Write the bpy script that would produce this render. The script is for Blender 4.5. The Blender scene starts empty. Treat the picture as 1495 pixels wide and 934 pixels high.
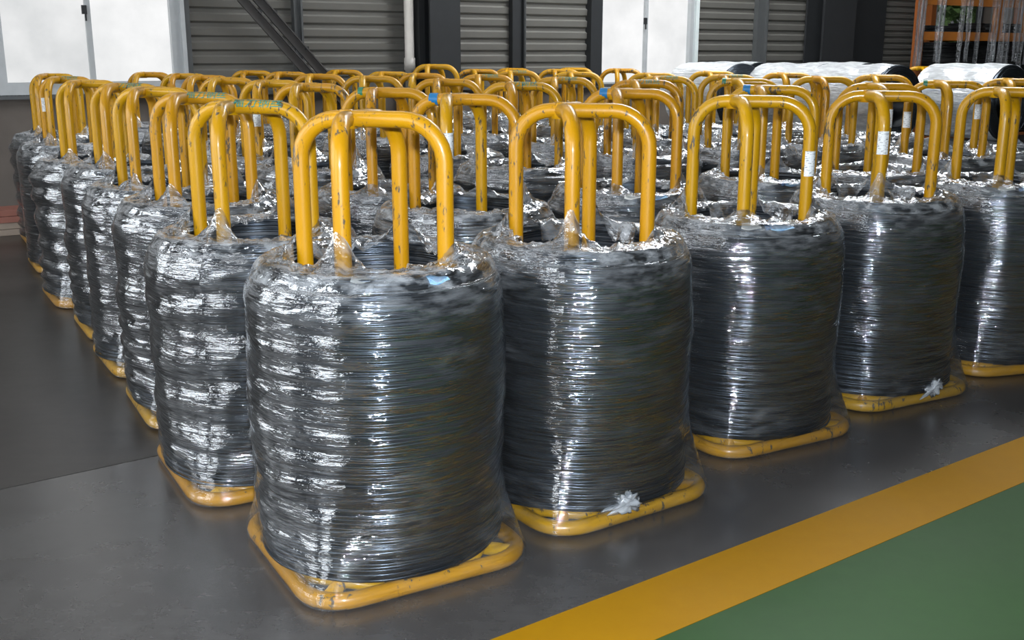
import bpy, math, random
from mathutils import Vector, Matrix, noise
R = math.radians
sc = bpy.context.scene
COL = sc.collection

# ------------------------------------------------------------------ camera
cd = bpy.data.cameras.new('camera'); cam = bpy.data.objects.new('camera', cd); COL.objects.link(cam)
cd.sensor_width = 36.0; cd.lens = 36.0 * 1561.0 / 1495.0; cd.clip_end = 200
cam.location = (0, 0, 1.55); cam.rotation_euler = (R(90 - 14.01), 0, 0)
sc.camera = cam
# ------------------------------------------------------------------ world, lamps, exposure
w = bpy.data.worlds.new('world'); sc.world = w; w.use_nodes = True
w.node_tree.nodes['Background'].inputs[0].default_value = (0.92, 0.96, 1.0, 1)
w.node_tree.nodes['Background'].inputs[1].default_value = 0.09
def lamp(name, kind, loc, energy, color, **k):
    l = bpy.data.lights.new(name, kind); l.energy = energy; l.color = color
    for a, b in k.items(): setattr(l, a, b)
    o = bpy.data.objects.new(name, l); o.location = loc; COL.objects.link(o); return o
# the photographer's flash, on top of the camera
fl = lamp('camera_flash', 'SPOT', (0.02, 0.0, 1.72), 820, (0.82, 0.90, 1.0), spot_size=R(95), spot_blend=0.6, shadow_soft_size=0.04)
fl.rotation_euler = (R(90 - 9), 0, 0)
# daylight outside the hall
sun = lamp('sun', 'SUN', (-20, 5, 15), 9.0, (1.0, 0.96, 0.88), angle=R(1))
sun.rotation_euler = Vector((math.cos(R(33)), math.sin(R(33)), -1.0)).to_track_quat('-Z', 'Y').to_euler()
vs = sc.view_settings
vs.view_transform = 'Standard'; vs.look = 'None'; vs.exposure = 0.0; vs.gamma = 1.0; vs.use_curve_mapping = False
SKY_STRENGTH = 2.9       # roof light panels
SIDE_STRENGTH = 6.5      # windows of the side wall
PANE_STRENGTH = 0.84     # frosted windows of the back wall

# ------------------------------------------------------------------ material helpers
def new_mat(name):
    m = bpy.data.materials.new(name); m.use_nodes = True
    nt = m.node_tree; nt.nodes.clear()
    out = nt.nodes.new('ShaderNodeOutputMaterial')
    return m, nt, out
def N(nt, typ, **ins):
    n = nt.nodes.new(typ)
    for k, v in ins.items():
        if k.startswith('_'): setattr(n, k[1:], v)
        else:
            k2 = int(k[1:]) if k[0] == 'i' and k[1:].isdigit() else k.replace('__', ' ')
            if hasattr(v, 'is_linked') or isinstance(v, bpy.types.NodeSocket): nt.links.new(v, n.inputs[k2])
            else: n.inputs[k2].default_value = v
    return n
def ramp(nt, fac, stops):
    r = nt.nodes.new('ShaderNodeValToRGB'); nt.links.new(fac, r.inputs[0])
    el = r.color_ramp.elements
    while len(el) < len(stops): el.new(0.5)
    for e, (p, c) in zip(el, stops):
        e.position = p; e.color = c if len(c) == 4 else (*c, 1)
    return r
def mixc(nt, fac, a, b):
    m = nt.nodes.new('ShaderNodeMix'); m.data_type = 'RGBA'
    for s, v in ((m.inputs[0], fac), (m.inputs[6], a), (m.inputs[7], b)):
        if isinstance(v, bpy.types.NodeSocket): nt.links.new(v, s)
        else: s.default_value = v if isinstance(v, (int, float)) else (*v[:3], 1)
    return m.outputs[2]
def noise_tex(nt, vec, scale, detail=3, rough=0.55):
    return N(nt, 'ShaderNodeTexNoise', Vector=vec, Scale=scale, Detail=detail, Roughness=rough)
def simple(name, col, rough=0.5, metal=0.0, var=0.15, scale=8.0, bump=0.0, spec=0.5):
    m, nt, out = new_mat(name)
    tc = N(nt, 'ShaderNodeTexCoord')
    nz = noise_tex(nt, tc.outputs['Object'], scale, 4)
    c = mixc(nt, nz.outputs[0], [x * (1 - var) for x in col], [min(1, x * (1 + var)) for x in col])
    p = N(nt, 'ShaderNodeBsdfPrincipled', Roughness=rough, Metallic=metal)
    p.inputs['Specular IOR Level'].default_value = spec
    nt.links.new(c, p.inputs['Base Color'])
    if bump:
        b = N(nt, 'ShaderNodeBump', Strength=bump, Distance=0.01, Height=nz.outputs[0]); nt.links.new(b.outputs[0], p.inputs['Normal'])
    nt.links.new(p.outputs[0], out.inputs[0]); return m
def emissive(name, col, strength, var=0.08):
    m, nt, out = new_mat(name)
    tc = N(nt, 'ShaderNodeTexCoord')
    nz = noise_tex(nt, tc.outputs['Object'], 2.2, 5)
    c = mixc(nt, nz.outputs[0], [x * (1 - var) for x in col], [min(1.2, x * (1 + var)) for x in col])
    e = N(nt, 'ShaderNodeEmission', Strength=strength); nt.links.new(c, e.inputs[0])
    nt.links.new(e.outputs[0], out.inputs[0]); return m

def paint_mat():
    m, nt, out = new_mat('yellow_paint')
    tc = N(nt, 'ShaderNodeTexCoord'); oi = N(nt, 'ShaderNodeObjectInfo')
    off = N(nt, 'ShaderNodeVectorMath', _operation='MULTIPLY', i0=oi.outputs['Location'], i1=(3.7, 5.3, 2.1))
    add = N(nt, 'ShaderNodeVectorMath', _operation='ADD', i0=tc.outputs['Object'], i1=off.outputs[0])
    mp = N(nt, 'ShaderNodeMapping', Vector=add.outputs[0]); mp.inputs['Scale'].default_value = (1, 1, 0.28)
    big = noise_tex(nt, add.outputs[0], 2.4, 3)
    base = mixc(nt, big.outputs[0], (0.41, 0.207, 0.0007), (0.56, 0.305, 0.0011))
    rnd = N(nt, 'ShaderNodeMath', _operation='MULTIPLY', i0=oi.outputs['Random'], i1=0.60)
    base = mixc(nt, rnd.outputs[0], base, (0.42, 0.165, 0.002))
    scuff = noise_tex(nt, mp.outputs[0], 46, 7, 0.68)
    reg = noise_tex(nt, add.outputs[0], 3.1, 2)
    s = N(nt, 'ShaderNodeMath', _operation='MULTIPLY_ADD', i0=reg.outputs[0], i1=0.42, i2=scuff.outputs[0])
    sm = ramp(nt, s.outputs[0], [(0.815, (0, 0, 0)), (0.85, (1, 1, 1))])
    c = mixc(nt, sm.outputs[0], base, (0.085, 0.062, 0.035))
    p = N(nt, 'ShaderNodeBsdfPrincipled', Roughness=0.38)
    p.inputs['Specular IOR Level'].default_value = 0.35; p.inputs['Coat Weight'].default_value = 0.30; p.inputs['Coat Roughness'].default_value = 0.13
    nt.links.new(c, p.inputs['Base Color'])
    b = N(nt, 'ShaderNodeBump', Strength=0.25, Distance=0.004, Height=s.outputs[0]); nt.links.new(b.outputs[0], p.inputs['Normal'])
    nt.links.new(p.outputs[0], out.inputs[0]); return m

def wire_mat():
    m, nt, out = new_mat('drawn_steel_wire')
    tc = N(nt, 'ShaderNodeTexCoord')
    mp = N(nt, 'ShaderNodeMapping', Vector=tc.outputs['Object']); mp.inputs['Scale'].default_value = (2, 2, 46)
    nz = noise_tex(nt, mp.outputs[0], 3.0, 4)
    c = mixc(nt, nz.outputs[0], (0.022, 0.026, 0.032), (0.115, 0.138, 0.165))
    p = N(nt, 'ShaderNodeBsdfPrincipled', Roughness=0.30, Metallic=0.9)
    nt.links.new(c, p.inputs['Base Color'])
    nt.links.new(p.outputs[0], out.inputs[0]); return m

def film_mat(name='stretch_film', haze=0.018, bunch=0.56, gloss=0.155, tint=(0.94, 0.96, 0.98), bstr=0.50):
    m, nt, out = new_mat(name)
    uv = N(nt, 'ShaderNodeUVMap'); oi = N(nt, 'ShaderNodeObjectInfo')
    sh = N(nt, 'ShaderNodeVectorMath', _operation='SCALE', i0=oi.outputs['Location']); sh.inputs['Scale'].default_value = 2.3
    ad = N(nt, 'ShaderNodeVectorMath', _operation='ADD', i0=uv.outputs[0], i1=sh.outputs[0])
    m1 = N(nt, 'ShaderNodeMapping', Vector=ad.outputs[0]); m1.inputs['Scale'].default_value = (3.5, 46, 1)
    m2 = N(nt, 'ShaderNodeMapping', Vector=ad.outputs[0]); m2.inputs['Scale'].default_value = (10, 34, 1); m2.inputs['Rotation'].default_value = (0, 0, R(24))
    m3 = N(nt, 'ShaderNodeMapping', Vector=ad.outputs[0]); m3.inputs['Scale'].default_value = (4.2, 19, 1)
    n1 = noise_tex(nt, m1.outputs[0], 1.0, 4, 0.62); n2 = noise_tex(nt, m2.outputs[0], 1.0, 4, 0.6); n3 = noise_tex(nt, m3.outputs[0], 1.0, 2)
    a1 = N(nt, 'ShaderNodeMath', _operation='MULTIPLY_ADD', i0=n2.outputs[0], i1=0.9, i2=n1.outputs[0])
    a2 = N(nt, 'ShaderNodeMath', _operation='MULTIPLY_ADD', i0=n3.outputs[0], i1=2.9, i2=a1.outputs[0])
    m4 = N(nt, 'ShaderNodeMapping', Vector=ad.outputs[0]); m4.inputs['Scale'].default_value = (34, 120, 1); m4.inputs['Rotation'].default_value = (0, 0, R(-9))
    n4 = noise_tex(nt, m4.outputs[0], 1.0, 2, 0.5)
    a2 = N(nt, 'ShaderNodeMath', _operation='MULTIPLY_ADD', i0=n4.outputs[0], i1=0.30, i2=a2.outputs[0])
    bp = N(nt, 'ShaderNodeBump', Strength=bstr, Distance=0.012, Height=a2.outputs[0])
    fr = N(nt, 'ShaderNodeFresnel', IOR=1.50, Normal=bp.outputs[0])
    pl = N(nt, 'ShaderNodeAttribute', _attribute_name='plies')
    fac = N(nt, 'ShaderNodeMath', _operation='MULTIPLY_ADD', i0=fr.outputs[0], i1=0.95, i2=gloss, _use_clamp=True)
    fac = N(nt, 'ShaderNodeMath', _operation='MULTIPLY', i0=fac.outputs[0], i1=pl.outputs['Fac'], _use_clamp=True)
    gl = N(nt, 'ShaderNodeBsdfGlossy', Color=(0.95, 0.97, 1, 1), Roughness=0.06, Normal=bp.outputs[0])
    tr = N(nt, 'ShaderNodeBsdfTransparent', Color=(*tint, 1))
    mx = N(nt, 'ShaderNodeMixShader', i0=fac.outputs[0], i1=tr.outputs[0], i2=gl.outputs[0])
    df = N(nt, 'ShaderNodeBsdfDiffuse', Color=(0.80, 0.83, 0.85, 1), Normal=bp.outputs[0])
    tl = N(nt, 'ShaderNodeBsdfTranslucent', Color=(0.80, 0.83, 0.85, 1))
    dt = N(nt, 'ShaderNodeMixShader', i0=0.35, i1=df.outputs[0], i2=tl.outputs[0])
    at = N(nt, 'ShaderNodeAttribute', _attribute_name='gather')
    wr = ramp(nt, n2.outputs[0], [(0.42, (0, 0, 0)), (0.68, (1, 1, 1))])
    g1 = N(nt, 'ShaderNodeMath', _operation='MULTIPLY', i0=at.outputs['Fac'], i1=wr.outputs[0])
    g2 = N(nt, 'ShaderNodeMath', _operation='MULTIPLY_ADD', i0=g1.outputs[0], i1=bunch, i2=haze, _use_clamp=True)
    mz = N(nt, 'ShaderNodeMixShader', i0=g2.outputs[0], i1=mx.outputs[0], i2=dt.outputs[0])
    nt.links.new(mz.outputs[0], out.inputs[0]); return m

def floor_mat(name, c1, c2, rough=0.3, spec=0.5, streak=0.0):
    m, nt, out = new_mat(name)
    tc = N(nt, 'ShaderNodeTexCoord')
    n1 = noise_tex(nt, tc.outputs['Object'], 1.1, 6, 0.6); n2 = noise_tex(nt, tc.outputs['Object'], 14, 4, 0.6)
    mp = N(nt, 'ShaderNodeMapping', Vector=tc.outputs['Object']); mp.inputs['Scale'].default_value = (1.2, 26, 1); mp.inputs['Rotation'].default_value = (0, 0, R(-30))
    n3 = noise_tex(nt, mp.outputs[0], 1.0, 5, 0.7)
    a = N(nt, 'ShaderNodeMath', _operation='MULTIPLY_ADD', i0=n2.outputs[0], i1=0.5, i2=n1.outputs[0])
    a = N(nt, 'ShaderNodeMath', _operation='MULTIPLY_ADD', i0=n3.outputs[0], i1=streak, i2=a.outputs[0])
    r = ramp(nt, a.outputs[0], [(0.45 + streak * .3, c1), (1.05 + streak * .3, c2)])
    p = N(nt, 'ShaderNodeBsdfPrincipled'); p.inputs['Specular IOR Level'].default_value = spec
    rr = N(nt, 'ShaderNodeMath', _operation='MULTIPLY_ADD', i0=n1.outputs[0], i1=0.22, i2=rough - 0.11); nt.links.new(rr.outputs[0], p.inputs['Roughness'])
    nt.links.new(r.outputs[0], p.inputs['Base Color'])
    b = N(nt, 'ShaderNodeBump', Strength=0.03, Distance=0.004, Height=n2.outputs[0]); nt.links.new(b.outputs[0], p.inputs['Normal'])
    nt.links.new(p.outputs[0], out.inputs[0]); return m

def print_mat(name, paper, ink, sx, sy, thresh=0.5):
    """paper with small printed lines across it"""
    m, nt, out = new_mat(name)
    uv = N(nt, 'ShaderNodeUVMap')
    mp = N(nt, 'ShaderNodeMapping', Vector=uv.outputs[0]); mp.inputs['Scale'].default_value = (sx, sy, 1)
    nz = noise_tex(nt, mp.outputs[0], 1.0, 2)
    r = ramp(nt, nz.outputs[0], [(thresh, paper), (thresh + .05, ink)])
    p = N(nt, 'ShaderNodeBsdfPrincipled', Roughness=0.6); nt.links.new(r.outputs[0], p.inputs['Base Color'])
    nt.links.new(p.outputs[0], out.inputs[0]); return m

YEL = paint_mat(); WIRE = wire_mat(); FILM = film_mat()
ROLLFILM = film_mat('white_wrap_film', haze=0.42, bunch=0.3, gloss=0.2, bstr=0.5)
CURT = film_mat('curtain_film', haze=0.03, bunch=0.25, gloss=0.06, bstr=0.5)
DARKCORE = simple('coil_inner_steel', (0.035, 0.038, 0.042), 0.5, 0.6)
TEAL = simple('teal_lettering', (0.010, 0.20, 0.17), 0.45)
BLUE = simple('blue_tape', (0.008, 0.14, 0.33), 0.4)
GREEN = simple('green_tape', (0.02, 0.16, 0.09), 0.4)
STICK = print_mat('white_sticker', (0.78, 0.80, 0.80), (0.25, 0.26, 0.27), 3, 22, 0.56)
PAPER = print_mat('paper_tag', (0.72, 0.72, 0.68), (0.45, 0.45, 0.43), 9, 30, 0.58)
BLUETAG = print_mat('blue_tag', (0.30, 0.52, 0.70), (0.02, 0.16, 0.45), 5, 20, 0.56)
BLUEEDGE = simple('blue_tag_edge', (0.01, 0.16, 0.42), 0.4)

# ------------------------------------------------------------------ mesh helpers
class MB:
    def __init__(s): s.v = []; s.f = []
    def add(s, vs, fs):
        o = len(s.v); s.v += [tuple(v) for v in vs]; s.f += [tuple(i + o for i in f) for f in fs]
    def box(s, c, h, M=None):
        pts = [Vector((c[0] + a * h[0], c[1] + b * h[1], c[2] + d * h[2])) for a in (-1, 1) for b in (-1, 1) for d in (-1, 1)]
        if M: pts = [M @ p for p in pts]
        s.add(pts, [(0, 1, 3, 2), (4, 6, 7, 5), (0, 4, 5, 1), (2, 3, 7, 6), (0, 2, 6, 4), (1, 5, 7, 3)])
    def tube(s, path, r, n=10, closed=False, caps=True):
        path = [Vector(p) for p in path]; m = len(path); rings = []
        up = None
        for i, p in enumerate(path):
            a = path[(i - 1) % m] if (closed or i > 0) else p
            b = path[(i + 1) % m] if (closed or i < m - 1) else p
            t = (b - a).normalized()
            if up is None: up = Vector((0, 0, 1)) if abs(t.z) < .9 else Vector((1, 0, 0))
            x = t.cross(up).normalized(); up = x.cross(t).normalized()
            rr = r[i] if isinstance(r, (list, tuple)) else r
            rings.append([p + (x * math.cos(2 * math.pi * k / n) + up * math.sin(2 * math.pi * k / n)) * rr for k in range(n)])
        vs = [v for g in rings for v in g]; fs = []
        for i in range(m if closed else m - 1):
            j = (i + 1) % m
            for k in range(n):
                l = (k + 1) % n; fs.append((i * n + k, i * n + l, j * n + l, j * n + k))
        if caps and not closed: fs += [tuple(range(n - 1, -1, -1)), tuple((m - 1) * n + k for k in range(n))]
        s.add(vs, fs)
    def mesh(s, name, mat, smooth=True):
        me = bpy.data.meshes.new(name); me.from_pydata(s.v, [], s.f); me.update()
        if smooth: me.polygons.foreach_set('use_smooth', [True] * len(me.polygons))
        me.materials.append(mat); return me
def obj(name, me, parent=None, loc=None, rz=None, **tags):
    o = bpy.data.objects.new(name, me); COL.objects.link(o); o.parent = parent
    if loc is not None: o.location = loc
    if rz is not None: o.rotation_euler = (0, 0, rz)
    for k, v in tags.items(): o[k] = v
    return o
def build(mb, name, mat, parent=None, smooth=True, loc=None, rz=None, **tags):
    return obj(name, mb.mesh(name, mat, smooth), parent, loc, rz, **tags)
def set_uv(me, uvs):
    l = me.uv_layers.new(name='UVMap')
    for lp in me.loops: l.data[lp.index].uv = uvs[lp.vertex_index]

# ------------------------------------------------------------------ setting: floor
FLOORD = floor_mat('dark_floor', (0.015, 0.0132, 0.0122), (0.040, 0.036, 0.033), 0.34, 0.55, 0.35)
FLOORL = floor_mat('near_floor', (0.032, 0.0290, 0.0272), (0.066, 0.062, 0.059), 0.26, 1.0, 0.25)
FLOORY = floor_mat('yellow_line_paint', (0.272, 0.130, 0.0004), (0.312, 0.152, 0.0006), 0.60, 0.12)
FLOORG = floor_mat('green_floor_paint', (0.0165, 0.050, 0.0115), (0.023, 0.066, 0.016), 0.55, 0.16)
AR = R(36.0); rd = Vector((math.cos(AR), math.sin(AR), 0)); rn = Vector((-math.sin(AR), math.cos(AR), 0))   # along the rows, and back from them
O0 = Vector((-0.06, 2.61, 0))          # a point on the back edge of the yellow line
def slab(name, a, b, mat, z=0.0, l0=-12, l1=16, parent=None, th=0.1):
    """floor strip between distances a and b behind the yellow line's back edge"""
    mb = MB(); P = [O0 + rd * l0 + rn * a, O0 + rd * l1 + rn * a, O0 + rd * l1 + rn * b, O0 + rd * l0 + rn * b]
    mb.add([(p.x, p.y, z) for p in P] + [(p.x, p.y, z - th) for p in P], [(0, 1, 2, 3), (7, 6, 5, 4), (0, 4, 5, 1), (1, 5, 6, 2), (2, 6, 7, 3), (3, 7, 4, 0)])
    o = build(mb, name, mat, parent, smooth=False)
    return o
JD = (Vector((-1.64, 3.82, 0)) - O0).dot(rn)
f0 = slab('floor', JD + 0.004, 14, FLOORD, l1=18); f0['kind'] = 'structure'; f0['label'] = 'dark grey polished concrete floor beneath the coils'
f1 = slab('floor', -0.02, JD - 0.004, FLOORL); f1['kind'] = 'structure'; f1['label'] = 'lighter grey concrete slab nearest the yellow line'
fj = slab('trim_1', JD - 0.004, JD + 0.004, simple('joint', (0.012, 0.012, 0.012), 0.8), z=-0.006); fj['kind'] = 'structure'
f2 = slab('trim_2', -0.262, 0.0, FLOORY, z=0.003, th=0.05); f2['kind'] = 'structure'; f2['label'] = 'yellow painted line along the floor'
f3 = slab('floor', -6, -0.262, FLOORG, z=0.0015); f3['kind'] = 'structure'; f3['label'] = 'green painted walkway floor'

# ------------------------------------------------------------------ setting: back wall (runs parallel to the rows)
AW = R(33.0); DW = 12.9
we = Vector((math.cos(AW), math.sin(AW), 0)); wn = Vector((math.sin(AW), -math.cos(AW), 0))     # along the wall, into the hall
def WM(): return Matrix(((we.x, wn.x, 0, 0), (we.y, wn.y, 0, DW), (0, 0, 1, 0), (0, 0, 0, 1)))
W = WM()
SHEET = simple('grey_cladding', (0.15, 0.147, 0.133), 0.45, 0.2, 0.12, 3)
STEEL = simple('dark_grey_steel', (0.024, 0.026, 0.028), 0.5, 0.2)
STEELB = simple('brace_steel', (0.075, 0.072, 0.070), 0.5, 0.2)
STUD = simple('grey_stud_steel', (0.085, 0.09, 0.092), 0.5, 0.2)
PLINTH = simple('plinth_render', (0.115, 0.098, 0.085), 0.8, 0, 0.35, 3, 0.3)
FRAME = simple('window_frame_grey', (0.42, 0.44, 0.45), 0.4, 0.1)
PIPE = simple('pale_pipe', (0.42, 0.40, 0.37), 0.5)
PANE = emissive('frosted_daylight_pane', (0.95, 0.985, 1.0), PANE_STRENGTH, 0.30)
PANE2 = emissive('frosted_daylight_pane_bright', (0.97, 0.99, 1.0), PANE_STRENGTH * 1.1, 0.24)
TOP = 6.3
def wbox(mb, s0, s1, o0, o1, z0, z1): mb.box(((s0 + s1) / 2, (o0 + o1) / 2, (z0 + z1) / 2), (abs(s1 - s0) / 2, abs(o1 - o0) / 2, abs(z1 - z0) / 2), W)
mb = MB(); wbox(mb, -14, 14, -0.30, -0.02, 0, 1.18)
wall = build(mb, 'wall_back', PLINTH, smooth=False, kind='structure')
mb = MB(); wbox(mb, -14, 14, -0.02, 0.05, 1.14, 1.18); build(mb, 'sill_ledge', STUD, wall, smooth=False)
def cladding(s0, s1, pitch=0.131, z0=1.18, z1=TOP, dep=0.035):
    mb = MB(); prof = []; z = z0
    while z < z1:
        prof += [(z, -0.02), (z + pitch * .46, -0.012), (z + pitch * .60, -0.012 - dep), (z + pitch * .86, -0.012 - dep)]; z += pitch
    vs = [W @ Vector((s, o, zz)) for s in (s0, s1) for zz, o in prof]; n = len(prof)
    mb.add(vs, [(i, n + i, n + i + 1, i + 1) for i in range(n - 1)])
    return build(mb, 'cladding_sheet', SHEET, wall, smooth=False)
for a, b, pt in ((-14, -9.3, .136), (-7.5, -5.63, .136), (-3.79, -2.66, .136), (-2.66, -1.2, .136), (-1.2, 0.05, .136), (0.05, 1.16, .136), (2.89, 4.02, .136), (4.02, 6.6, .136), (6.60, 7.45, .088), (10.6, 14, .136)):
    cladding(a, b, pt)
# header above the windows and steel studs
def wpart(name, mat, *boxes, parent=wall):
    mb = MB()
    for b in boxes: wbox(mb, *b)
    return build(mb, name, mat, parent, smooth=False)
for s0, s1 in ((-9.3, -7.5), (-5.63, -3.79), (1.16, 2.89), (7.45, 10.6)): wpart('window_header', SHEET, (s0, s1, -0.05, -0.01, 4.4, TOP))
for s0, s1, m in ((-2.70, -2.62, STUD), (-0.03, 0.12, STEEL), (3.92, 4.08, STUD)):
    wpart('wall_stud', m, (s0, s1, -0.02, 0.06, 1.18, TOP), (s1 - 0.02, s1, 0.06, 0.10, 1.18, TOP))
wpart('wall_stud', STUD, (0.12, 0.165, -0.02, 0.05, 1.18, TOP))
# main H columns standing in front of the wall
def hcol(s0, s1, dep):
    root = obj('trim_3', None, None, None, None, kind='structure', label='dark grey steel wall column')
    a = wpart('flange', STEEL, (s0, s1, dep - 0.03, dep, 0, TOP), parent=root)
    b = wpart('flange', STEEL, (s0, s1, 0.06, 0.09, 0, TOP), parent=root)
    wpart('web', STEEL, ((s0 + s1) / 2 - 0.012, (s0 + s1) / 2 + 0.012, 0.09, dep - 0.03, 0, TOP), parent=root)
    return root
hcol(-1.27, -0.91, 0.34)
wpart('corner_angle', STEEL, (-1.33, -1.26, -0.02, 0.20, 1.18, TOP)); wpart('corner_angle', STEEL, (-0.90, -0.73, -0.02, 0.06, 1.18, TOP))
hcol(4.84, 5.48, 0.40)
wpart('corner_angle', STEEL, (5.6, 6.55, -0.02, 0.06, 1.18, TOP))
# windows
def window(n, s0, s1, z0, z1, mats, fl, frr, mull):
    root = obj('window_%d' % n, None, None, None, None, kind='structure')
    mid = (s0 + s1) / 2
    wpart('pane', mats[0], (s0, mid, -0.03, -0.015, z0, z1), parent=root)
    wpart('pane', mats[1], (mid, s1, -0.03, -0.015, z0, z1), parent=root)
    wpart('window_frame', FRAME, (s0 - fl, s0, -0.05, 0.05, z0 - 0.12, z1 + 0.08), (s1, s1 + frr, -0.05, 0.05, z0 - 0.12, z1 + 0.08), (s0, s1, -0.05, 0.05, z0 - 0.12, z0), (s0, s1, -0.05, 0.05, z1, z1 + 0.08), parent=root)
    mu = wpart('mullion', FRAME, (mid - mull, mid + mull, -0.015, 0.03, z0, z1), parent=root)
    wpart('latch', STEEL, (mid - 0.055, mid - 0.01, 0.03, 0.05, 1.90, 1.98), (mid - 0.03, mid - 0.015, 0.03, 0.045, 1.84, 1.92), parent=mu)
    return root
window(1, -5.46, -3.96, 1.29, 4.3, (PANE, PANE2), 0.14, 0.09, 0.024)
wpart('window_jamb', FRAME, (-3.87, -3.83, -0.05, 0.09, 1.18, 4.38)); wpart('window_jamb', STUD, (-3.83, -3.77, -0.05, 0.05, 1.18, 4.38))
window(2, 1.29, 2.72, 1.20, 4.3, (PANE2, PANE2), 0.02, 0.04, 0.022)
wpart('window_jamb', STEEL, (1.10, 1.27, -0.05, 0.07, 1.18, 4.38)); wpart('window_jamb', FRAME, (2.76, 2.81, -0.05, 0.02, 1.18, 4.38)); wpart('window_jamb', simple('jamb_light', (.6, .66, .66), .4), (2.81, 2.87, -0.05, 0.05, 1.18, 4.38))
window(3, -9.2, -7.6, 1.30, 4.3, (PANE, PANE), 0.05, 0.05, 0.022)  # added glowing window out of view, there to reflect in the floor
# pale downpipe with a socket joint
mb = MB(); pc = W @ Vector((-1.42, 0.135, 0))
prof = [(0.0, .052), (1.37, .052), (1.37, .062), (1.50, .062), (1.50, .052), (TOP, .052)]
mb.tube([(pc.x, pc.y, z) for z, r in prof], [r for z, r in prof], 16)
build(mb, 'downpipe', PIPE, None, True, label='pale grey downpipe running up beside the dark wall column', category='pipe')
# diagonal brace of two angles bolted in front of the cladding
br = obj('diagonal_brace', None, None, None, None, label='dark double-bar diagonal steel brace across the cladding', category='brace')
def bar(name, s0, z0, s1, z1, o0, o1, wd, parent, mat):
    d = Vector((s1 - s0, 0, z1 - z0)); L = d.length; d.normalize(); q = Vector((-d.z, 0, d.x))
    mb = MB(); M = W @ Matrix(((d.x, 0, q.x, s0), (0, 1, 0, 0), (d.z, 0, q.z, z0), (0, 0, 0, 1)))
    mb.box((L / 2, (o0 + o1) / 2, 0), (L / 2, (o1 - o0) / 2, wd / 2), M); mb.box((L / 2, o1 + 0.02, wd / 2 - 0.005), (L / 2, 0.02, 0.005), M)
    return build(mb, name, mat, parent, smooth=False)
for ds in (0.0, 0.165):
    bar('brace_bar', -5.30 + ds, 4.27, -2.27 + ds, 0.95, 0.17, 0.20, 0.085, br, STEELB)
for k in range(9):
    q = -5.1 + k * 0.32; z = 4.27 - (q + 5.30) * 1.0957
    for dq in (0.045, 0.205):
        mb = MB(); wbox(mb, q + dq, q + dq + .03, 0.20, 0.235, z - 0.015, z + 0.02); build(mb, 'brace_bolt', STEEL, br, smooth=False)

# side wall of the hall (left of the frame) with tall windows, and the roof with light panels
def LW(u, o, z):      # u metres towards the camera from the hall corner
    c = W @ Vector((-10.6, 0, 0)); return Vector((c.x + wn.x * u + we.x * o, c.y + wn.y * u + we.y * o, z))
def lbox(mb, u0, u1, o0, o1, z0, z1):
    ps = [LW(u, o, z) for u in (u0, u1) for o in (o0, o1) for z in (z0, z1)]
    mb.add(ps, [(0, 1, 3, 2), (4, 6, 7, 5), (0, 4, 5, 1), (2, 3, 7, 6), (0, 2, 6, 4), (1, 5, 7, 3)])
mb = MB(); lbox(mb, 0, 22, -0.3, -0.06, 0, 0.9); lbox(mb, 0, 22, -0.3, -0.06, 4.4, TOP); lbox(mb, 11.1, 22, -0.3, -0.06, 0.9, 4.4); lbox(mb, 0, 0.5, -0.3, -0.06, 0.9, 4.4)
lw = build(mb, 'wall_left', PLINTH, smooth=False, kind='structure')
SIDE = emissive('side_window_daylight', (0.93, 0.97, 1.0), SIDE_STRENGTH, 0.05)
for k in range(3):
    u0 = 1.6 + k * 3.5
    root = obj('window_%d' % (4 + k), None, None, None, None, kind='structure')
    for q in range(2):
        mb = MB(); lbox(mb, u0 + q * 1.2, u0 + q * 1.2 + 1.12, -0.12, -0.10, 0.95, 4.35); build(mb, 'pane', SIDE, root, smooth=False)
    mb = MB(); lbox(mb, u0 - 1.1, u0, -0.2, -0.05, 0.9, 4.4); lbox(mb, u0 + 1.12, u0 + 1.2, -0.2, -0.05, 0.9, 4.4)
    build(mb, 'window_frame', STEEL, root, smooth=False)
ROOF = simple('roof_sheet', (0.20, 0.21, 0.22), 0.6)
ZR = 6.2
def RP(a, b, z): return O0 + rd * a + rn * b + Vector((0, 0, z))
def rbox(mb, a0, a1, b0, b1, z0, z1):
    ps = [RP(a, b, z) for a in (a0, a1) for b in (b0, b1) for z in (z0, z1)]
    mb.add(ps, [(0, 1, 3, 2), (4, 6, 7, 5), (0, 4, 5, 1), (2, 3, 7, 6), (0, 2, 6, 4), (1, 5, 7, 3)])
mb = MB(); rbox(mb, -11, 16, -9, 12, ZR + 0.05, ZR + 0.15); build(mb, 'ceiling', ROOF, smooth=False, kind='structure')
SKYL = emissive('roof_light_panel', (0.96, 0.98, 1.0), SKY_STRENGTH, 0.03)
SKYB = emissive('roof_light_panel_bright', (0.96, 0.98, 1.0), SKY_STRENGTH * 9.0, 0.03)
for k, (a0, a1, b0, b1, m) in enumerate(((-6, -5, 0.5, 8.5, SKYL), (-2.2, -1.0, 0.5, 8.5, SKYL), (2.0, 3.2, 2.0, 8.5, SKYL), (6.2, 8.2, 2.2, 7.0, SKYB))):
    root = obj('window_%d' % (7 + k), None, None, None, None, kind='structure')
    mb = MB(); rbox(mb, a0, a1, b0, b1, ZR, ZR + 0.02); build(mb, 'pane', m, root, smooth=False)
    mb = MB(); rbox(mb, a0 - .06, a0, b0, b1, ZR - .05, ZR + .05); rbox(mb, a1, a1 + .06, b0, b1, ZR - .05, ZR + .05); build(mb, 'window_frame', STEEL, root, smooth=False)

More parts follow.
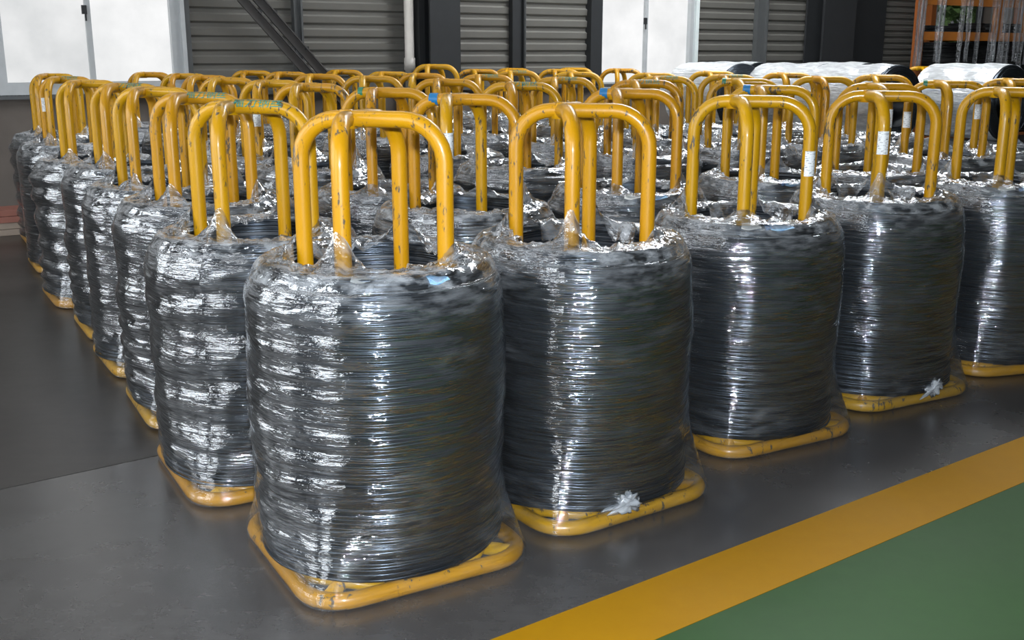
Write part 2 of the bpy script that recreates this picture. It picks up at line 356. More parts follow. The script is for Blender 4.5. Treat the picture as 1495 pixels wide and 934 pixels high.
# ------------------------------------------------------------------ coil carriers
HT = 1.361; HW = 0.230; TR = 0.0255; RB = 0.125; SQ = 0.350; RC = 0.124
def u_path(ax):
    pts = []
    def P(x, z): return (x, 0, z) if ax == 0 else (0, x, z)
    pts.append(P(-HW, 0.05)); pts.append(P(-HW, 0.7))
    for k in range(9):
        a = math.pi - k / 8 * math.pi / 2; pts.append(P(-HW + RB + RB * math.cos(a), HT - RB + RB * math.sin(a)))
    for k in range(9):
        a = math.pi / 2 - k / 8 * math.pi / 2; pts.append(P(HW - RB + RB * math.cos(a), HT - RB + RB * math.sin(a)))
    pts.append(P(HW, 0.7)); pts.append(P(HW, 0.05))
    return pts
mb = MB(); mb.tube(u_path(0), TR, 14); ME_H1 = mb.mesh('hoop', YEL)
JX = -0.075
def hoop2_path():
    pts = []
    for sy in (-1, 1):
        p0 = Vector((0, sy * HW, 0)); d = (Vector((JX, 0, 0)) - p0); Ld = d.length; d.normalize(); half = [Vector((0, sy * HW, .05)), Vector((0, sy * HW, .7))]
        for k in range(9):
            a = k / 8 * math.pi / 2; half.append(p0 + d * (RB - RB * math.cos(a)) + Vector((0, 0, HT - RB + RB * math.sin(a))))
        half.append(p0 + d * (Ld - .035) + Vector((0, 0, HT)))
        pts.append(half)
    return pts[0] + [Vector((JX + .008, 0, HT))] + pts[1][::-1]
mb = MB(); mb.tube(hoop2_path(), TR, 14); ME_H2 = mb.mesh('hoop', YEL)
def ring_path(s, rc, z):
    pts = []
    for k, (sx, sy) in enumerate(((1, 1), (-1, 1), (-1, -1), (1, -1))):
        for q in range(7):
            a = k * math.pi / 2 + q / 6 * math.pi / 2
            x, y = sx * (s - rc) + rc * math.cos(a), sy * (s - rc) + rc * math.sin(a)
            c = math.cos(math.pi / 4); pts.append(((x - y) * c, (x + y) * c, z))
    return pts
mb = MB(); mb.tube(ring_path(SQ, RC, TR + .001), TR, 14, closed=True); ME_RING = mb.mesh('base_ring', YEL)
mb = MB(); mb.tube([(-0.44, 0, 0.026), (0.44, 0, 0.026)], 0.022, 10); ME_BAR = mb.mesh('cross_bar', YEL)
mb = MB(); mb.tube([(0.335, -0.135, 0.03), (0.335, 0.135, 0.03)], 0.017, 10); ME_BRACE = mb.mesh('corner_brace', YEL)
mb = MB()
for sx, sy in ((0, 0),): mb.tube([(JX, 0, HT - 0.028), (JX, 0, HT + TR + 0.0015)], [0.034, 0.020], 12)
ME_WELD = mb.mesh('weld_joint', YEL)

def patch(name, mat, rad, a0, a1, z0, z1, n=6, m=2):
    """a label stuck round a vertical tube"""
    mb = MB(); uv = []
    for i in range(n + 1):
        a = a0 + (a1 - a0) * i / n
        for j in range(m + 1):
            z = z0 + (z1 - z0) * j / m; mb.v.append((rad * math.cos(a), rad * math.sin(a), z)); uv.append((i / n, j / m))
    for i in range(n):
        for j in range(m):
            q = i * (m + 1) + j; mb.f.append((q, q + m + 1, q + m + 2, q + 1))
    me = mb.mesh(name, mat); set_uv(me, uv); return me
ME_STICK = patch('sticker', STICK, TR + 0.0012, R(-150), R(-30), -0.05, 0.05)

def band_mesh(name, mat, x0, x1, ax=0):
    mb = MB(); mb.tube([(x0, 0, HT), ((x0 + x1) / 2, 0, HT), (x1, 0, HT)], TR + 0.0012, 14, caps=False); return mb.mesh(name, mat)
def letter_mesh(txt, x0, size, mat):
    cu = bpy.data.curves.new('lettering', 'FONT'); cu.body = txt; cu.size = size; cu.resolution_u = 3
    t = bpy.data.objects.new('lettering', cu); COL.objects.link(t)
    bpy.context.view_layer.update()
    me = bpy.data.meshes.new_from_object(t.evaluated_get(bpy.context.evaluated_depsgraph_get()))
    bpy.data.objects.remove(t)
    import bmesh
    bm = bmesh.new(); bm.from_mesh(me); bmesh.ops.triangulate(bm, faces=bm.faces[:])
    bmesh.ops.subdivide_edges(bm, edges=[e for e in bm.edges if e.calc_length() > size * .12], cuts=2)
    rr = TR + 0.0015
    for v in bm.verts:
        x, y = v.co.x, v.co.y
        a = R(10) + (y / rr) * 0.92
        v.co = Vector((x0 + x, -rr * math.cos(a), HT + rr * math.sin(a)))
    bm.to_mesh(me); bm.free(); me.materials.clear(); me.materials.append(mat); return me
ME_TXT = letter_mesh('\u798f\u529b\u94a2\u4e1d', -0.055, 0.050, TEAL)
ME_TXT2 = letter_mesh('\u529b\u94a2\u4e1d', -0.045, 0.050, TEAL)
ME_BLUEB = band_mesh('blue_band', BLUE, -0.150, -0.112)
ME_GREENB = band_mesh('green_band', GREEN, -0.150, -0.125)

# ------------------------------------------------------------------ wire coils and their film
RCOIL = 0.388; RIN = 0.262; ZT = 0.918; ZB = 0.056
def bulge(th, z, seed, amp):
    p = Vector((math.cos(th) * .9 + seed * 7.1, math.sin(th) * .9, z * 2.2))
    n = noise.noise(p)
    n4 = noise.noise(Vector((math.cos(th) * 1.4, math.sin(th) * 1.4 + seed * 3, z * 7)))
    b = math.sin(2 * math.pi * (z + .022 * n4) / (0.100 + .02 * math.sin(z * 5 + seed)) + 2.6 * n + seed * 2.0 + 0.9 * math.sin(th + seed)) + .7 * n4
    sh = max(0, z - (ZT - .095)) / .095; shr = .065 * (1 - math.sqrt(max(0, 1 - sh * sh)))
    return -shr + amp * b * (0.55 + .45 * math.sin(th * 1.0 + 2.4 + seed)) + 0.012 * n + 0.006 * noise.noise(p * 3.1)
def make_coil(seed, amp):
    rnd = random.Random(seed); mb = MB()
    n = 84
    def loop(r0, z0, wob, rj, rad, side=True, k=3):
        a1, a2, p1, p2 = rnd.uniform(-wob, wob), rnd.uniform(-wob, wob) * .7, rnd.uniform(0, 6.3), rnd.uniform(0, 6.3)
        q1, q2 = rnd.uniform(0, 6.3), rnd.uniform(0, 6.3); jr = rnd.uniform(-rj, rj)
        o = len(mb.v)
        for i in range(n):
            th = 2 * math.pi * i / n
            z = z0 + a1 * math.sin(th + p1) + a2 * math.sin(2 * th + p2)
            z = max(ZB + rad, z)
            rr = r0 + jr + rj * .6 * math.sin(2 * th + q1) + rj * .4 * math.sin(3 * th + q2) + (bulge(th, z, seed, amp) if side else 0)
            for c in range(4):
                ang = c * math.pi / 2 + math.pi / 4
                x = rr + rad * math.cos(ang); mb.v.append((x * math.cos(th), x * math.sin(th), z + rad * math.sin(ang)))
        for i in range(n):
            j = (i + 1) % n
            for c in range(4):
                d = (c + 1) % 4; mb.f.append((o + i * 4 + c, o + j * 4 + c, o + j * 4 + d, o + i * 4 + d))
    N1 = 128
    for q in range(N1):
        loop(RCOIL - .004, ZB + .008 + (ZT - ZB - .012) * q / (N1 - 1), 0.011, 0.0035, 0.0042)
    for q in range(26):
        f = q / 25
        loop(RIN + .008 + (RCOIL - RIN - .070) * f, ZT - .002 - .012 * (2 * f - 1) ** 2 + rnd.uniform(-.004, .004), 0.007, 0.010, 0.0046, side=False)
    for q in range(36):
        loop(RIN + .002, ZT - .01 - q * .0085, 0.010, 0.004, 0.0045, side=False)
    return mb.mesh('wire_strands', WIRE)
def make_core():
    mb = MB(); n = 64; prof = [(RIN + .006, ZB), (RCOIL - .016, ZB), (RCOIL - .016, ZT - .10), (RCOIL - .035, ZT - .045), (RCOIL - .078, ZT - .010), (RIN + .012, ZT - .008), (RIN + .006, ZT - .02)]
    for i in range(n):
        th = 2 * math.pi * i / n
        for r, z in prof: mb.v.append((r * math.cos(th), r * math.sin(th), z))
    m = len(prof)
    for i in range(n):
        j = (i + 1) % n
        for k in range(m):
            l = (k + 1) % m; mb.f.append((i * m + k, j * m + k, j * m + l, i * m + l))
    return mb.mesh('coil_core', DARKCORE)
def rsq(th):
    a = th - math.pi / 4; n = 6.0; s = SQ + TR + .004
    return s * (abs(math.cos(a)) ** n + abs(math.sin(a)) ** n) ** (-1 / n)
def legprox(th, wd):
    a = (th + math.pi / 4) % (math.pi / 2) - math.pi / 4
    return math.exp(-(a / wd) ** 2)
def make_film(seed, amp):
    rnd = random.Random(seed + 50); n = 176; rows = []
    mb = MB(); uv = []; ga = []
    lift = [rnd.uniform(.02, .11) for _ in range(4)]; sag = [rnd.uniform(-.02, .075) for _ in range(4)]
    S = [('b', t) for t in (0.012, 0.03, 0.05, 0.062)] + [('s', k / 62) for k in range(63)] + [('t', k / 26) for k in range(1, 27)]
    for kind, t in S:
        for i in range(n + 1):
            th = 2 * math.pi * (i % n) / n; q = rsq(th)
            e = Vector((math.cos(th) * 2.3 + seed * 3.3, math.sin(th) * 2.3, 0))
            if kind == 'b':
                r = q if t > .01 else q - .004; z = t; r -= 0.010 * max(0, (t - .045) / .017); g = .05 + .1 * legprox(th, .3); v = t
            elif kind == 's':
                z = .064 + (ZT - .03 - .064) * t; v = z
                rc = RCOIL + .009 + bulge(th, z, seed, amp * 1.25)
                h = (z - .064) / (0.08 + .20 * legprox(th, .42)); bl = max(0, 1 - h) ** 1.6
                r = rc + (q - .010 - rc) * bl if q > rc else rc + (q - rc) * max(0, 1 - (z - .064) / .03)
                r += .004 * noise.noise(Vector((th * 2.2, z * 26 + th * 3, seed))) * (1 - bl)
                g = .18 * bl * legprox(th, .4) + .35 * max(0, (t - .86) / .14) + .22 * max(0, noise.noise(Vector((math.cos(th) * 2, math.sin(th) * 2, z * 9 + seed))))
            else:
                k = int(((th + math.pi / 4) % (2 * math.pi)) // (math.pi / 2)); lp = legprox(th, .22)
                r1 = RCOIL + .009; rin = .262 + (.2585 - .262) * lp - (1 - lp) * .02
                r = r1 + (rin - r1) * t
                zz = ZT - .03 + .050 * math.sin(min(1, t / .30) * math.pi / 2)
                up = max(0, (t - .25) / .75)
                z = zz + lp * lift[k] * up ** 2.0 - (1 - lp) * sag[k] * max(0, (t - .7) / .3) ** 2
                cr = .013 * up + .004
                wv = Vector((math.cos(th) * 7 + seed, math.sin(th) * 7, t * 2.2))
                z += .010 * up * noise.noise(Vector((math.cos(th) * 16, math.sin(th) * 16, t * 1.1 + seed))) + cr * noise.noise(wv) + cr * .7 * noise.noise(wv * 2.7) + .006 * up
                r += (bulge(th, ZT - .03, seed, amp * 1.25) * (1 - t)) + .006 * noise.noise(wv * 1.7) * (1 - lp * t)
                if t > .6 and lp > .8: r = max(r, .2575)
                v = ZT + t * .16; g = .78 + .5 * noise.noise(wv * .8) - .35 * lp * up
            mb.v.append((r * math.cos(th), r * math.sin(th), z)); uv.append((i / n * 2 * math.pi * .39, v)); ga.append(max(0, min(1, g)))
    m = n + 1
    for a in range(len(S) - 1):
        for i in range(n):
            mb.f.append((a * m + i, a * m + i + 1, (a + 1) * m + i + 1, (a + 1) * m + i))
    me = mb.mesh('film_wrap', FILM); set_uv(me, uv)
    at = me.attributes.new('gather', 'FLOAT', 'POINT'); at.data.foreach_set('value', ga)
    at = me.attributes.new('plies', 'FLOAT', 'POINT'); at.data.foreach_set('value', [min(1.0, .38 + max(0, v.co.z - .06) * 4.5) for v in me.vertices])
    return me
AMPS = (0.002, 0.003, 0.008, 0.010)
COILS = [make_coil(s + 1, a) for s, a in enumerate(AMPS)]
FILMS = [make_film(s + 1, a) for s, a in enumerate(AMPS)]
CORE = make_core()

def card(name, mat, th0, th1, r0, r1, dz=0.006, n=5):
    """paper card lying over the top edge of a coil"""
    mb = MB(); uv = []
    for i in range(n + 1):
        th = th0 + (th1 - th0) * i / n
        for j in range(5):
            f = j / 4; r = r0 + (r1 - r0) * f
            z = ZT + dz + .005 * math.sin(3 * f + i) - (max(0, r - (RCOIL - .05)) ** 2) * 12
            mb.v.append((r * math.cos(th), r * math.sin(th), z)); uv.append((i / n, f))
    for i in range(n):
        for j in range(4):
            q = i * 5 + j; mb.f.append((q, q + 1, q + 6, q + 5))
    me = mb.mesh(name, mat); set_uv(me, uv); return me
def tail_mesh(seed):
    """knotted tail of film: a pinched fan of folds"""
    mb = MB(); uv = []; n = 28; m = 18
    for i in range(n + 1):
        a = 2 * math.pi * (i % n) / n
        for j in range(m + 1):
            t = j / m; ph = t * math.pi
            d = Vector((math.cos(a) * math.sin(ph), math.sin(a) * math.sin(ph), math.cos(ph)))
            f = 1 + 1.1 * noise.noise(d * 2.2 + Vector((seed, 0, 0))) + .6 * noise.noise(d * 5.5 + Vector((0, seed, 0)))
            p = Vector((d.x * .036, d.y * .020, d.z * .030)) * f
            if d.x < -.5: p.x *= 1 + 2.2 * (-d.x - .5); p.z *= .55
            mb.v.append(tuple(p)); uv.append((i / n * .4, t * .2))
    for i in range(n):
        for j in range(m): q = i * (m + 1) + j; mb.f.append((q, q + m + 1, q + m + 2, q + 1))
    me = mb.mesh('film_tail', FILMW); set_uv(me, uv)
    at = me.attributes.new('gather', 'FLOAT', 'POINT'); at.data.foreach_set('value', [1.0] * len(me.vertices))
    at = me.attributes.new('plies', 'FLOAT', 'POINT'); at.data.foreach_set('value', [1.0] * len(me.vertices)); return me
FILMW = film_mat('bunched_film', haze=0.30, bunch=0.35, gloss=0.2)

# (x, y, yaw) grouped in lines that run back from the yellow floor line to the wall
LINES = [
 [(-0.42, 3.21, -15), (-0.95, 3.93, -15), (-1.35, 4.71, -16), (-1.78, 5.46, -14), (-2.16, 6.15, -15), (-2.68, 6.94, -14), (-3.25, 8.01, -15), (-3.81, 9.13, -15)],
 [(0.24, 3.70, -11), (-0.20, 4.57, -16), (-0.61, 5.37, -15), (-1.13, 6.18, -17), (-1.51, 6.94, -17), (-1.98, 7.65, -18), (-2.34, 8.42, -20), (-2.73, 9.18, -15), (-3.25, 9.85, -18)],
 [(0.97, 4.39, -16), (0.57, 5.23, -20), (0.05, 6.41, -11), (-0.43, 7.27, -13), (-1.05, 8.23, -11), (-1.58, 9.00, -15), (-2.05, 10.01, -14), (-2.53, 10.71, -12)],
 [(1.69, 4.95, -17), (1.38, 5.80, -23), (0.84, 6.95, -16), (0.37, 7.77, -19), (-0.20, 8.70, -15), (-0.76, 9.34, -21), (-1.13, 10.11, -15), (-1.72, 11.23, -19)],
 [(2.50, 5.45, -30), (2.11, 6.24, -8), (1.57, 7.38, -13), (1.14, 8.13, -24), (0.59, 9.99, -13), (0.05, 10.64, -15), (-0.76, 10.87, -16)],
 [(2.73, 6.84, -19), (2.31, 8.11, -10), (1.74, 8.74, -15), (1.22, 9.41, -15), (1.21, 12.14, -16), (0.51, 11.67, -14), (-0.35, 11.61, -6)],
 [(3.40, 7.37, -29), (2.93, 8.69, -25), (2.42, 9.63, -16), (1.92, 10.44, -13), (0.73, 12.84, -19), (0.02, 12.37, -21)],
]
ORD = ['first', 'second', 'third', 'fourth', 'fifth', 'sixth', 'seventh', 'eighth', 'ninth']
CT = {(0, 0): 1.02, (1, 0): 1.0, (2, 0): 0.975, (3, 0): 0.985, (4, 0): 0.99, (0, 1): 0.985}
TEXT = {(0, 1): 1, (0, 2): 1, (1, 3): 0, (0, 4): 2, (0, 6): 2, (2, 2): 2, (3, 2): 2, (3, 3): 2, (2, 4): 0, (5, 2): 2, (4, 3): 2, (1, 8): 0, (4, 5): 2, (3, 4): 2}
BLUEBAND = {(1, 1), (3, 1), (2, 1)}; GREENBAND = {(4, 2), (5, 0), (1, 2)}
STICKERS = {(2, 0): ('R', 1.12, 15), (3, 0): ('F', 1.17, -15), (1, 1): ('F', 1.19, 35), (0, 6): ('L', 1.18, 60), (5, 0): ('L', 1.14, -10), (6, 0): ('L', 1.16, 0), (4, 1): ('F', 1.20, 30), (1, 4): ('F', 1.16, 10)}
TAGS = {(0, 0), (2, 0), (2, 1), (4, 0), (3, 1)}
rnd = random.Random(7)
CNAMES = {
 (0, 0): ('scuffed yellow tube carrier nearest the camera, front corner of the block', 'largest film-wrapped wire coil nearest the camera, at the front corner'),
 (1, 0): ('scuffed yellow carrier, second along the yellow floor line from the front corner', 'film-wrapped wire coil second along the yellow floor line, film knot at its foot'),
 (2, 0): ('yellow carrier third along the yellow floor line, white sticker on right leg', 'film-wrapped wire coil third along the floor line, white and blue tags on top'),
 (3, 0): ('yellow carrier fourth along the yellow floor line, white sticker on front leg', 'dark film-wrapped wire coil fourth along the yellow floor line'),
 (4, 0): ('yellow carrier cut by the right edge of the picture, along the floor line', 'dark film-wrapped wire coil cut by the right edge of the picture'),
 (0, 1): ('yellow carrier with green lettering, directly behind the nearest one on the left', 'film-wrapped wire coil directly behind the nearest one, on the left edge'),
}
for li, line in enumerate(LINES):
    for pi, (x, y, yaw) in enumerate(line):
        key = (li, pi); front = 'visible from the front' if li >= 5 else 'from the front'
        lab = CNAMES.get(key, ('yellow tube carrier, %s %s in the %s line from the left' % (ORD[pi], front, ORD[li]),
                               'grey wire coil in clear film, %s %s, %s line from left' % (ORD[pi], front, ORD[li])))
        tall = 1.042 if key == (4, 6) else 1.0
        c = obj('coil_carrier', None, None, (x, y, 0), R(yaw), label=lab[0], category='carrier', group='yellow coil carriers')
        c.scale = (1, 1, tall)
        obj('base_ring', ME_RING, c); h1 = obj('hoop', ME_H1, c); h2 = obj('hoop', ME_H2, c); obj('weld_joint', ME_WELD, c)
        obj('cross_bar', ME_BAR, c); obj('cross_bar', ME_BAR, c, rz=R(90))
        for k in range(4): obj('corner_brace', ME_BRACE, c, rz=R(90 * k))
        t = TEXT.get(key)
        if t == 1: obj('lettering', ME_TXT, h1, label='green painted lettering')
        elif t == 2: obj('lettering', ME_TXT2, h1, label='green painted lettering')
        if key in BLUEBAND: obj('blue_band', ME_BLUEB, h1, label='blue tape band')
        if key in GREENBAND: obj('green_band', ME_GREENB, h1, label='green tape band')
        if key in STICKERS:
            wh, z, a = STICKERS[key]; lx, ly = {'L': (-HW, 0), 'R': (HW, 0), 'F': (0, -HW)}[wh]
            obj('sticker', ME_STICK, h2 if wh == 'F' else h1, (lx, ly, z), R(a - yaw), label='white printed sticker')
        # the wire coil standing on it
        if li == 0 and pi >= 1: v = 2 + (pi % 2)
        elif pi == 0: v = (li + 0) % 2
        else: v = rnd.choice((0, 1, 2, 3))
        k4 = rnd.randrange(4) * 90
        if key == (0, 0): k4 = 0
        w_ = obj('wire_coil', None, None, (x, y, 0), R(yaw + k4), label=lab[1], category='wire coil', group='film-wrapped wire coils')
        w_.scale = (1, 1, CT.get(key, rnd.uniform(.955, 1.01)))
        obj('coil_core', CORE, w_); obj('wire_strands', COILS[v], w_, kind='stuff'); fw = obj('film_wrap', FILMS[v], w_, label='clear crinkled stretch film')
        if key in TAGS:
            a0 = R(-90 - yaw - k4) - math.atan2(x, y) * 1.0
            if key == (0, 0):
                obj('paper_tag', card('paper_tag', PAPER, a0 - .20, a0 + .02, .285, .345), w_); obj('blue_tag', card('blue_tag', BLUETAG, a0 + .42, a0 + .60, .33, .37), w_)
            else:
                obj('paper_tag', card('paper_tag', PAPER, a0 - .05, a0 + .16, .275, .362, .012), w_); obj('blue_tag', card('blue_tag', BLUETAG, a0 + .26, a0 + .52, .275, .366, .012), w_)
                obj('blue_tag_edge', card('blue_tag_edge', BLUEEDGE, a0 + .20, a0 + .26, .275, .362, .012), w_)
        if key in ((1, 0), (3, 0)):
            o = obj('film_tail', tail_mesh(3 + li), fw, label='white knotted film tail')
            aa = R(-90 + 22 - yaw - k4) if key == (1, 0) else R(-90 + 35 - yaw - k4)
            o.location = (.395 * math.cos(aa), .395 * math.sin(aa), .085); o.rotation_euler = (R(10), R(-15), aa + R(90))

# ------------------------------------------------------------------ stacked wrapped coils lying on their side (back right)
RR = 0.352; RL = 0.80; ra = -wn      # axis points back towards the wall
def roll_meshes(seed):
    rnd = random.Random(seed); n = 56
    mb = MB()
    prof = [(.20, 0), (RR - .012, 0), (RR - .012, RL), (.20, RL)]
    for i in range(n):
        th = 2 * math.pi * i / n
        for r, y in prof: mb.v.append((r * math.cos(th), y, r * math.sin(th)))
    for i in range(n):
        j = (i + 1) % n
        for k in range(4): l = (k + 1) % 4; mb.f.append((i * 4 + k, j * 4 + k, j * 4 + l, i * 4 + l))
    core = mb.mesh('coil_core', DARKCORE)
    mb = MB()
    for q in range(40):
        y0 = .01 + (RL - .02) * q / 39; a1, p1 = rnd.uniform(-.012, .012), rnd.uniform(0, 6)
        mb.tube([((RR - .009) * math.cos(t), min(RL - .006, max(.006, y0 + a1 * math.sin(t + p1))), (RR - .009) * math.sin(t)) for t in [2 * math.pi * i / n for i in range(n)]], .0085, 4, closed=True)
    for q in range(12):
        r0 = .205 + .135 * q / 11
        mb.tube([(r0 * math.cos(t), -.002 + .004 * math.sin(2 * t + q), r0 * math.sin(t)) for t in [2 * math.pi * i / 40 for i in range(40)]], .006, 4, closed=True)
    wire = mb.mesh('wire_strands', WIRE)
    mb = MB(); uv = []; m = 26; nn = 96
    for j in range(m + 1):
        y = .02 + (RL + .01) * j / m
        for i in range(nn + 1):
            th = 2 * math.pi * (i % nn) / nn
            r = RR + .004 + .010 * abs(noise.noise(Vector((math.cos(th) * 2.5, y * 5 + seed, math.sin(th) * 2.5)))) + .006 * math.sin(16 * y + 2 * math.sin(th * 2 + seed)) * max(0, math.sin(th))
            mb.v.append((r * math.cos(th), y, r * math.sin(th))); uv.append((y, i / nn * 2.2))
    for j in range(m):
        for i in range(nn): q = j * (nn + 1) + i; mb.f.append((q, q + 1, q + nn + 2, q + nn + 1))
    film = mb.mesh('film_wrap', ROLLFILM); set_uv(film, uv)
    at = film.attributes.new('gather', 'FLOAT', 'POINT'); at.data.foreach_set('value', [.6 + .4 * rnd.random() for _ in film.vertices])
    at = film.attributes.new('plies', 'FLOAT', 'POINT'); at.data.foreach_set('value', [1.0] * len(film.vertices))
    return core, wire, film
RM = [roll_meshes(s) for s in (1, 2)]
ang = math.atan2(ra.y, ra.x) - math.pi / 2
ROLLS = [(2.42, 11.45, 'leftmost', 'of the shiny white-wrapped coils lying at the back right'),
         (2.88, 12.75, 'rear', 'white-wrapped lying coil just right of the leftmost one'),
         (3.17, 10.95, 'front', 'white-wrapped lying coil second from the left'),
         (3.90, 12.0, 'rear', 'white-wrapped lying coil, nearest the dark wall column'),
         (3.52, 9.95, 'front', 'white-wrapped lying coil third from the left'),
         (4.72, 10.35, 'rightmost', 'white-wrapped lying coil, bright, below the orange rack')]
for k, (x, y, la, lb) in enumerate(ROLLS):
    for tier in (1, 0):
        z = RR + .012 + tier * (2 * RR + .026)
        L = ('upper ' if tier else 'lower ') + la + ' ' + lb
        r_ = obj('lying_wire_coil', None, None, (x, y, z), ang, label=L, category='wire coil', group='white-wrapped coils lying at the back')
        co, wi, fi = RM[(k + tier) % 2]
        obj('coil_core', co, r_); obj('wire_strands', wi, r_, kind='stuff'); obj('film_wrap', fi, r_, label='white shiny plastic wrap')
# one carrier standing by the rack
c = obj('coil_carrier', None, None, (5.30, 14.1, 0), R(-17), label='lone yellow carrier standing just in front of the orange rack', category='carrier', group='yellow coil carriers')
for nme, me in (('base_ring', ME_RING), ('hoop', ME_H1), ('hoop', ME_H2), ('weld_joint', ME_WELD)): obj(nme, me, c)

# ------------------------------------------------------------------ orange rack with hanging film (top right)
ORANGE = simple('orange_rack_paint', (0.48, 0.155, 0.012), 0.4)
ORANGED = simple('rust_orange_paint', (0.24, 0.070, 0.012), 0.5)
BLACKW = simple('black_wire', (0.016, 0.017, 0.018), 0.55, 0.3)
OFF = 0.9
rack = obj('storage_rack', None, None, None, None, label='orange steel rack with hanging clear plastic at top right', category='rack')
for q, oo in ((6.16, OFF - .05), (9.6, OFF - .05), (7.36, .15), (9.6, .15)): wpart('post', ORANGED, (q, q + .11, oo, oo + .1, 0, 3.0), parent=rack)
for zz in (1.725, 2.21): wpart('beam', ORANGE, (6.27, 9.6, OFF - .03, OFF + .03, zz, zz + .12), parent=rack)
wpart('beam', ORANGE, (7.47, 9.6, .17, .23, 1.725, 1.845), parent=rack)
wpart('shelf', ORANGED, (7.0, 9.6, .23, OFF - .03, 1.76, 1.79), parent=rack); wpart('shelf', ORANGED, (7.0, 9.6, .23, OFF - .03, 0.30, 0.34), parent=rack)
for q in (7.96, 8.72): wpart('short_post', ORANGE, (q, q + .15, OFF - .04, OFF + .04, 1.845, 2.21), parent=rack)
def dark_coil(s, o, z, r, h, lab, seed):
    rnd = random.Random(seed); p = W @ Vector((s, o, 0)); mb = MB()
    for q in range(int(h / .017)):
        rr = r + rnd.uniform(-.02, .02); ph = rnd.uniform(0, 6); am = rnd.uniform(0, .014)
        mb.tube([(rr * math.cos(t), rr * math.sin(t), .012 + q * .017 + am * math.sin(t + ph) + am) for t in [2 * math.pi * i / 36 for i in range(36)]], .0115, 5, closed=True)
    prof = [(r - .012, .004), (r - .012, h * .9), (r - .03, h * .97), (r - .11, h * .93), (r - .12, .004)]
    o = len(mb.v)
    for i in range(36):
        for a, b in prof: mb.v.append((a * math.cos(i * math.pi / 18), a * math.sin(i * math.pi / 18), b))
    for i in range(36):
        for k in range(5): mb.f.append((o + i * 5 + k, o + (i + 1) % 36 * 5 + k, o + (i + 1) % 36 * 5 + (k + 1) % 5, o + i * 5 + (k + 1) % 5))
    return build(mb, 'black_wire_coil', BLACKW, None, True, (p.x, p.y, z), 0, label=lab, category='wire coil', group='black coils on the rack')
for k, s in enumerate((7.28, 7.82, 8.36, 8.90, 9.42)[:4]):
    dark_coil(s, .53, 1.79, .255, (.15, .19, .20, .17, .20)[k], 'black wire coil, %s from the left on the rack shelf' % ORD[k], k)
for k, s in enumerate((7.3, 7.92, 8.54, 9.16)):
    dark_coil(s, .53, .34, .285, 1.36, 'tall black wire coil, %s from the left under the rack shelf' % ORD[k], 10 + k)
# loose strips of clear film hanging from the top of the rack
def strip(s0, wd, z0, z1, o, seed):
    mb = MB(); uv = []; n = 8; m = 22; rr = random.Random(seed); lean = rr.uniform(-.06, .02); fq = rr.uniform(5, 9)
    for j in range(m + 1):
        t = j / m; z = z1 + (z0 - z1) * t
        for i in range(n + 1):
            u = i / n
            s = s0 + lean * t + wd * (u - .5) * (1 - .35 * t * abs(math.sin(seed + t * 3))) ; oo = o + .025 * math.sin(u * fq + seed + 2 * t) + .012 * noise.noise(Vector((u * 4, t * 7, seed)))
            mb.v.append(tuple(W @ Vector((s, oo, z)))); uv.append((t * 2, u * wd * 2))
    for j in range(m):
        for i in range(n): q = j * (n + 1) + i; mb.f.append((q, q + 1, q + n + 2, q + n + 1))
    me = mb.mesh('film_strip', CURT); set_uv(me, uv)
    at = me.attributes.new('gather', 'FLOAT', 'POINT'); at.data.foreach_set('value', [.9] * len(me.vertices))
    at = me.attributes.new('plies', 'FLOAT', 'POINT'); at.data.foreach_set('value', [1.0] * len(me.vertices)); return me
for k, (s, wd) in enumerate(((6.06, .12), (6.16, .10), (6.50, .12), (6.60, .09), (7.08, .12), (7.16, .10), (7.42, .10), (7.74, .10), (7.9, .12), (8.04, .16), (8.2, .14), (8.36, .16), (8.52, .16), (8.7, .18), (8.9, .18))):
    obj('film_strip', strip(s, wd, 1.33 + .05 * (k % 3), 2.95, OFF + .10 + .02 * (k % 2), k), rack, label='clear hanging plastic strip')
wpart('beam', ORANGED, (6.0, 9.8, OFF + .03, OFF + .14, 2.93, 3.0), parent=rack)
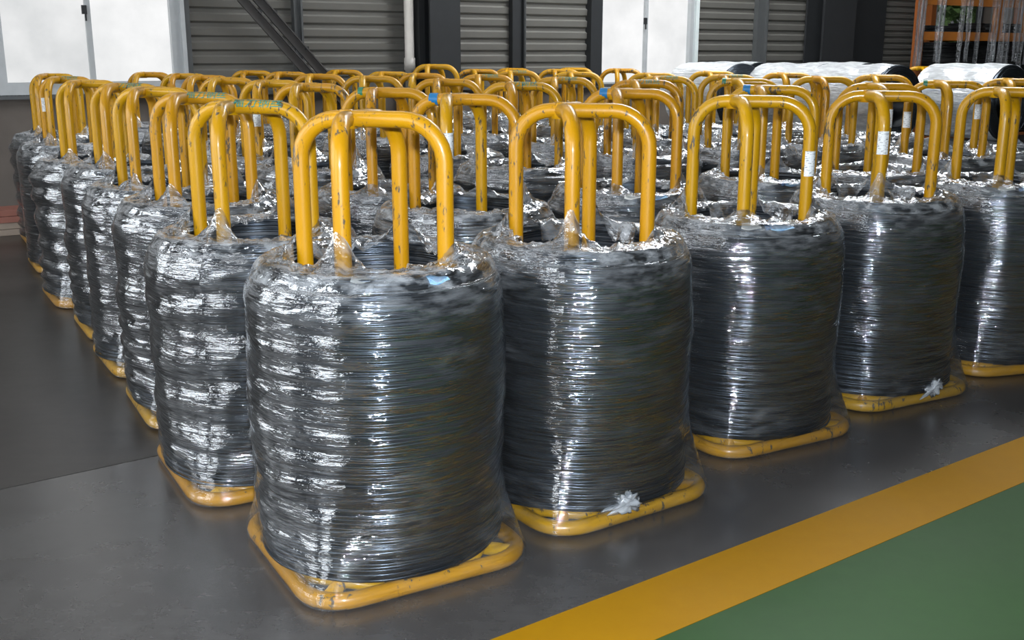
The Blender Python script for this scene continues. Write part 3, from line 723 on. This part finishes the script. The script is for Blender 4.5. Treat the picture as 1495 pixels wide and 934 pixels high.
# the unglazed opening behind the rack, and greenery outside it
LEAF = simple('leaf_green', (0.22, 0.36, 0.12), 0.6, 0, 0.4, 6)
o9 = obj('window_11', None, None, None, None, kind='structure')
wpart('window_frame', STEEL, (7.45, 7.51, -.06, .03, 1.18, 4.4), (10.54, 10.6, -.06, .03, 1.18, 4.4), (7.45, 10.6, -.06, .03, 1.18, 1.24), parent=o9)
wpart('window_post', STEEL, (8.90, 8.98, -.06, .02, 1.24, 4.4), parent=o9)
wpart('shutter', simple('grey_brown_shutter', (.23, .20, .17), .7), (8.98, 10.54, -.05, -.02, 1.24, 4.4), parent=o9)
mb = MB(); rl = random.Random(3)
for q in range(7000):
    s, o, z = rl.uniform(6.8, 11.5), -1.0 - rl.random() * .9, rl.uniform(0.0, 3.6)
    p = W @ Vector((s, o, z)); a = rl.uniform(0, 6.3); b = rl.uniform(-1, 1); l = rl.uniform(.09, .17)
    d = Vector((math.cos(a), math.sin(a), b)).normalized() * l; e = d.cross(Vector((rl.uniform(-1, 1), rl.uniform(-1, 1), 1))).normalized() * l * .45
    mb.add([p - d, p + e, p + d, p - e], [(0, 1, 2, 3)])
build(mb, 'hedge_foliage', LEAF, None, False, kind='stuff', label='green foliage outside the opening behind the orange rack', category='hedge')
mb = MB(); g0 = [W @ Vector(q) for q in ((4, -.3, -.02), (14, -.3, -.02), (14, -5, -.02), (4, -5, -.02))]
mb.add(g0, [(3, 2, 1, 0)]); build(mb, 'floor', simple('outdoor_ground', (.12, .14, .08), .9), smooth=False, kind='structure', label='ground outside the hall')

# low reddish timber packet on the floor by the wall, far left
tp = W @ Vector((-5.9, .5, 0))
tr_ = obj('timber_packet', None, None, (tp.x, tp.y, 0), AW, label='low packet of pale reddish boards lying by the wall at far left', category='timber')
BOARD = [simple('pale_board', (.30, .24, .19), .7, 0, .3), simple('red_board', (.28, .11, .08), .7, 0, .3)]
for k in range(4):
    mb = MB(); mb.box((0, 0, .028 + k * .056), (.75, .16 - .01 * (k % 2), .026)); build(mb, 'board', BOARD[(k // 2) % 2 if k < 3 else 1], tr_, smooth=False)
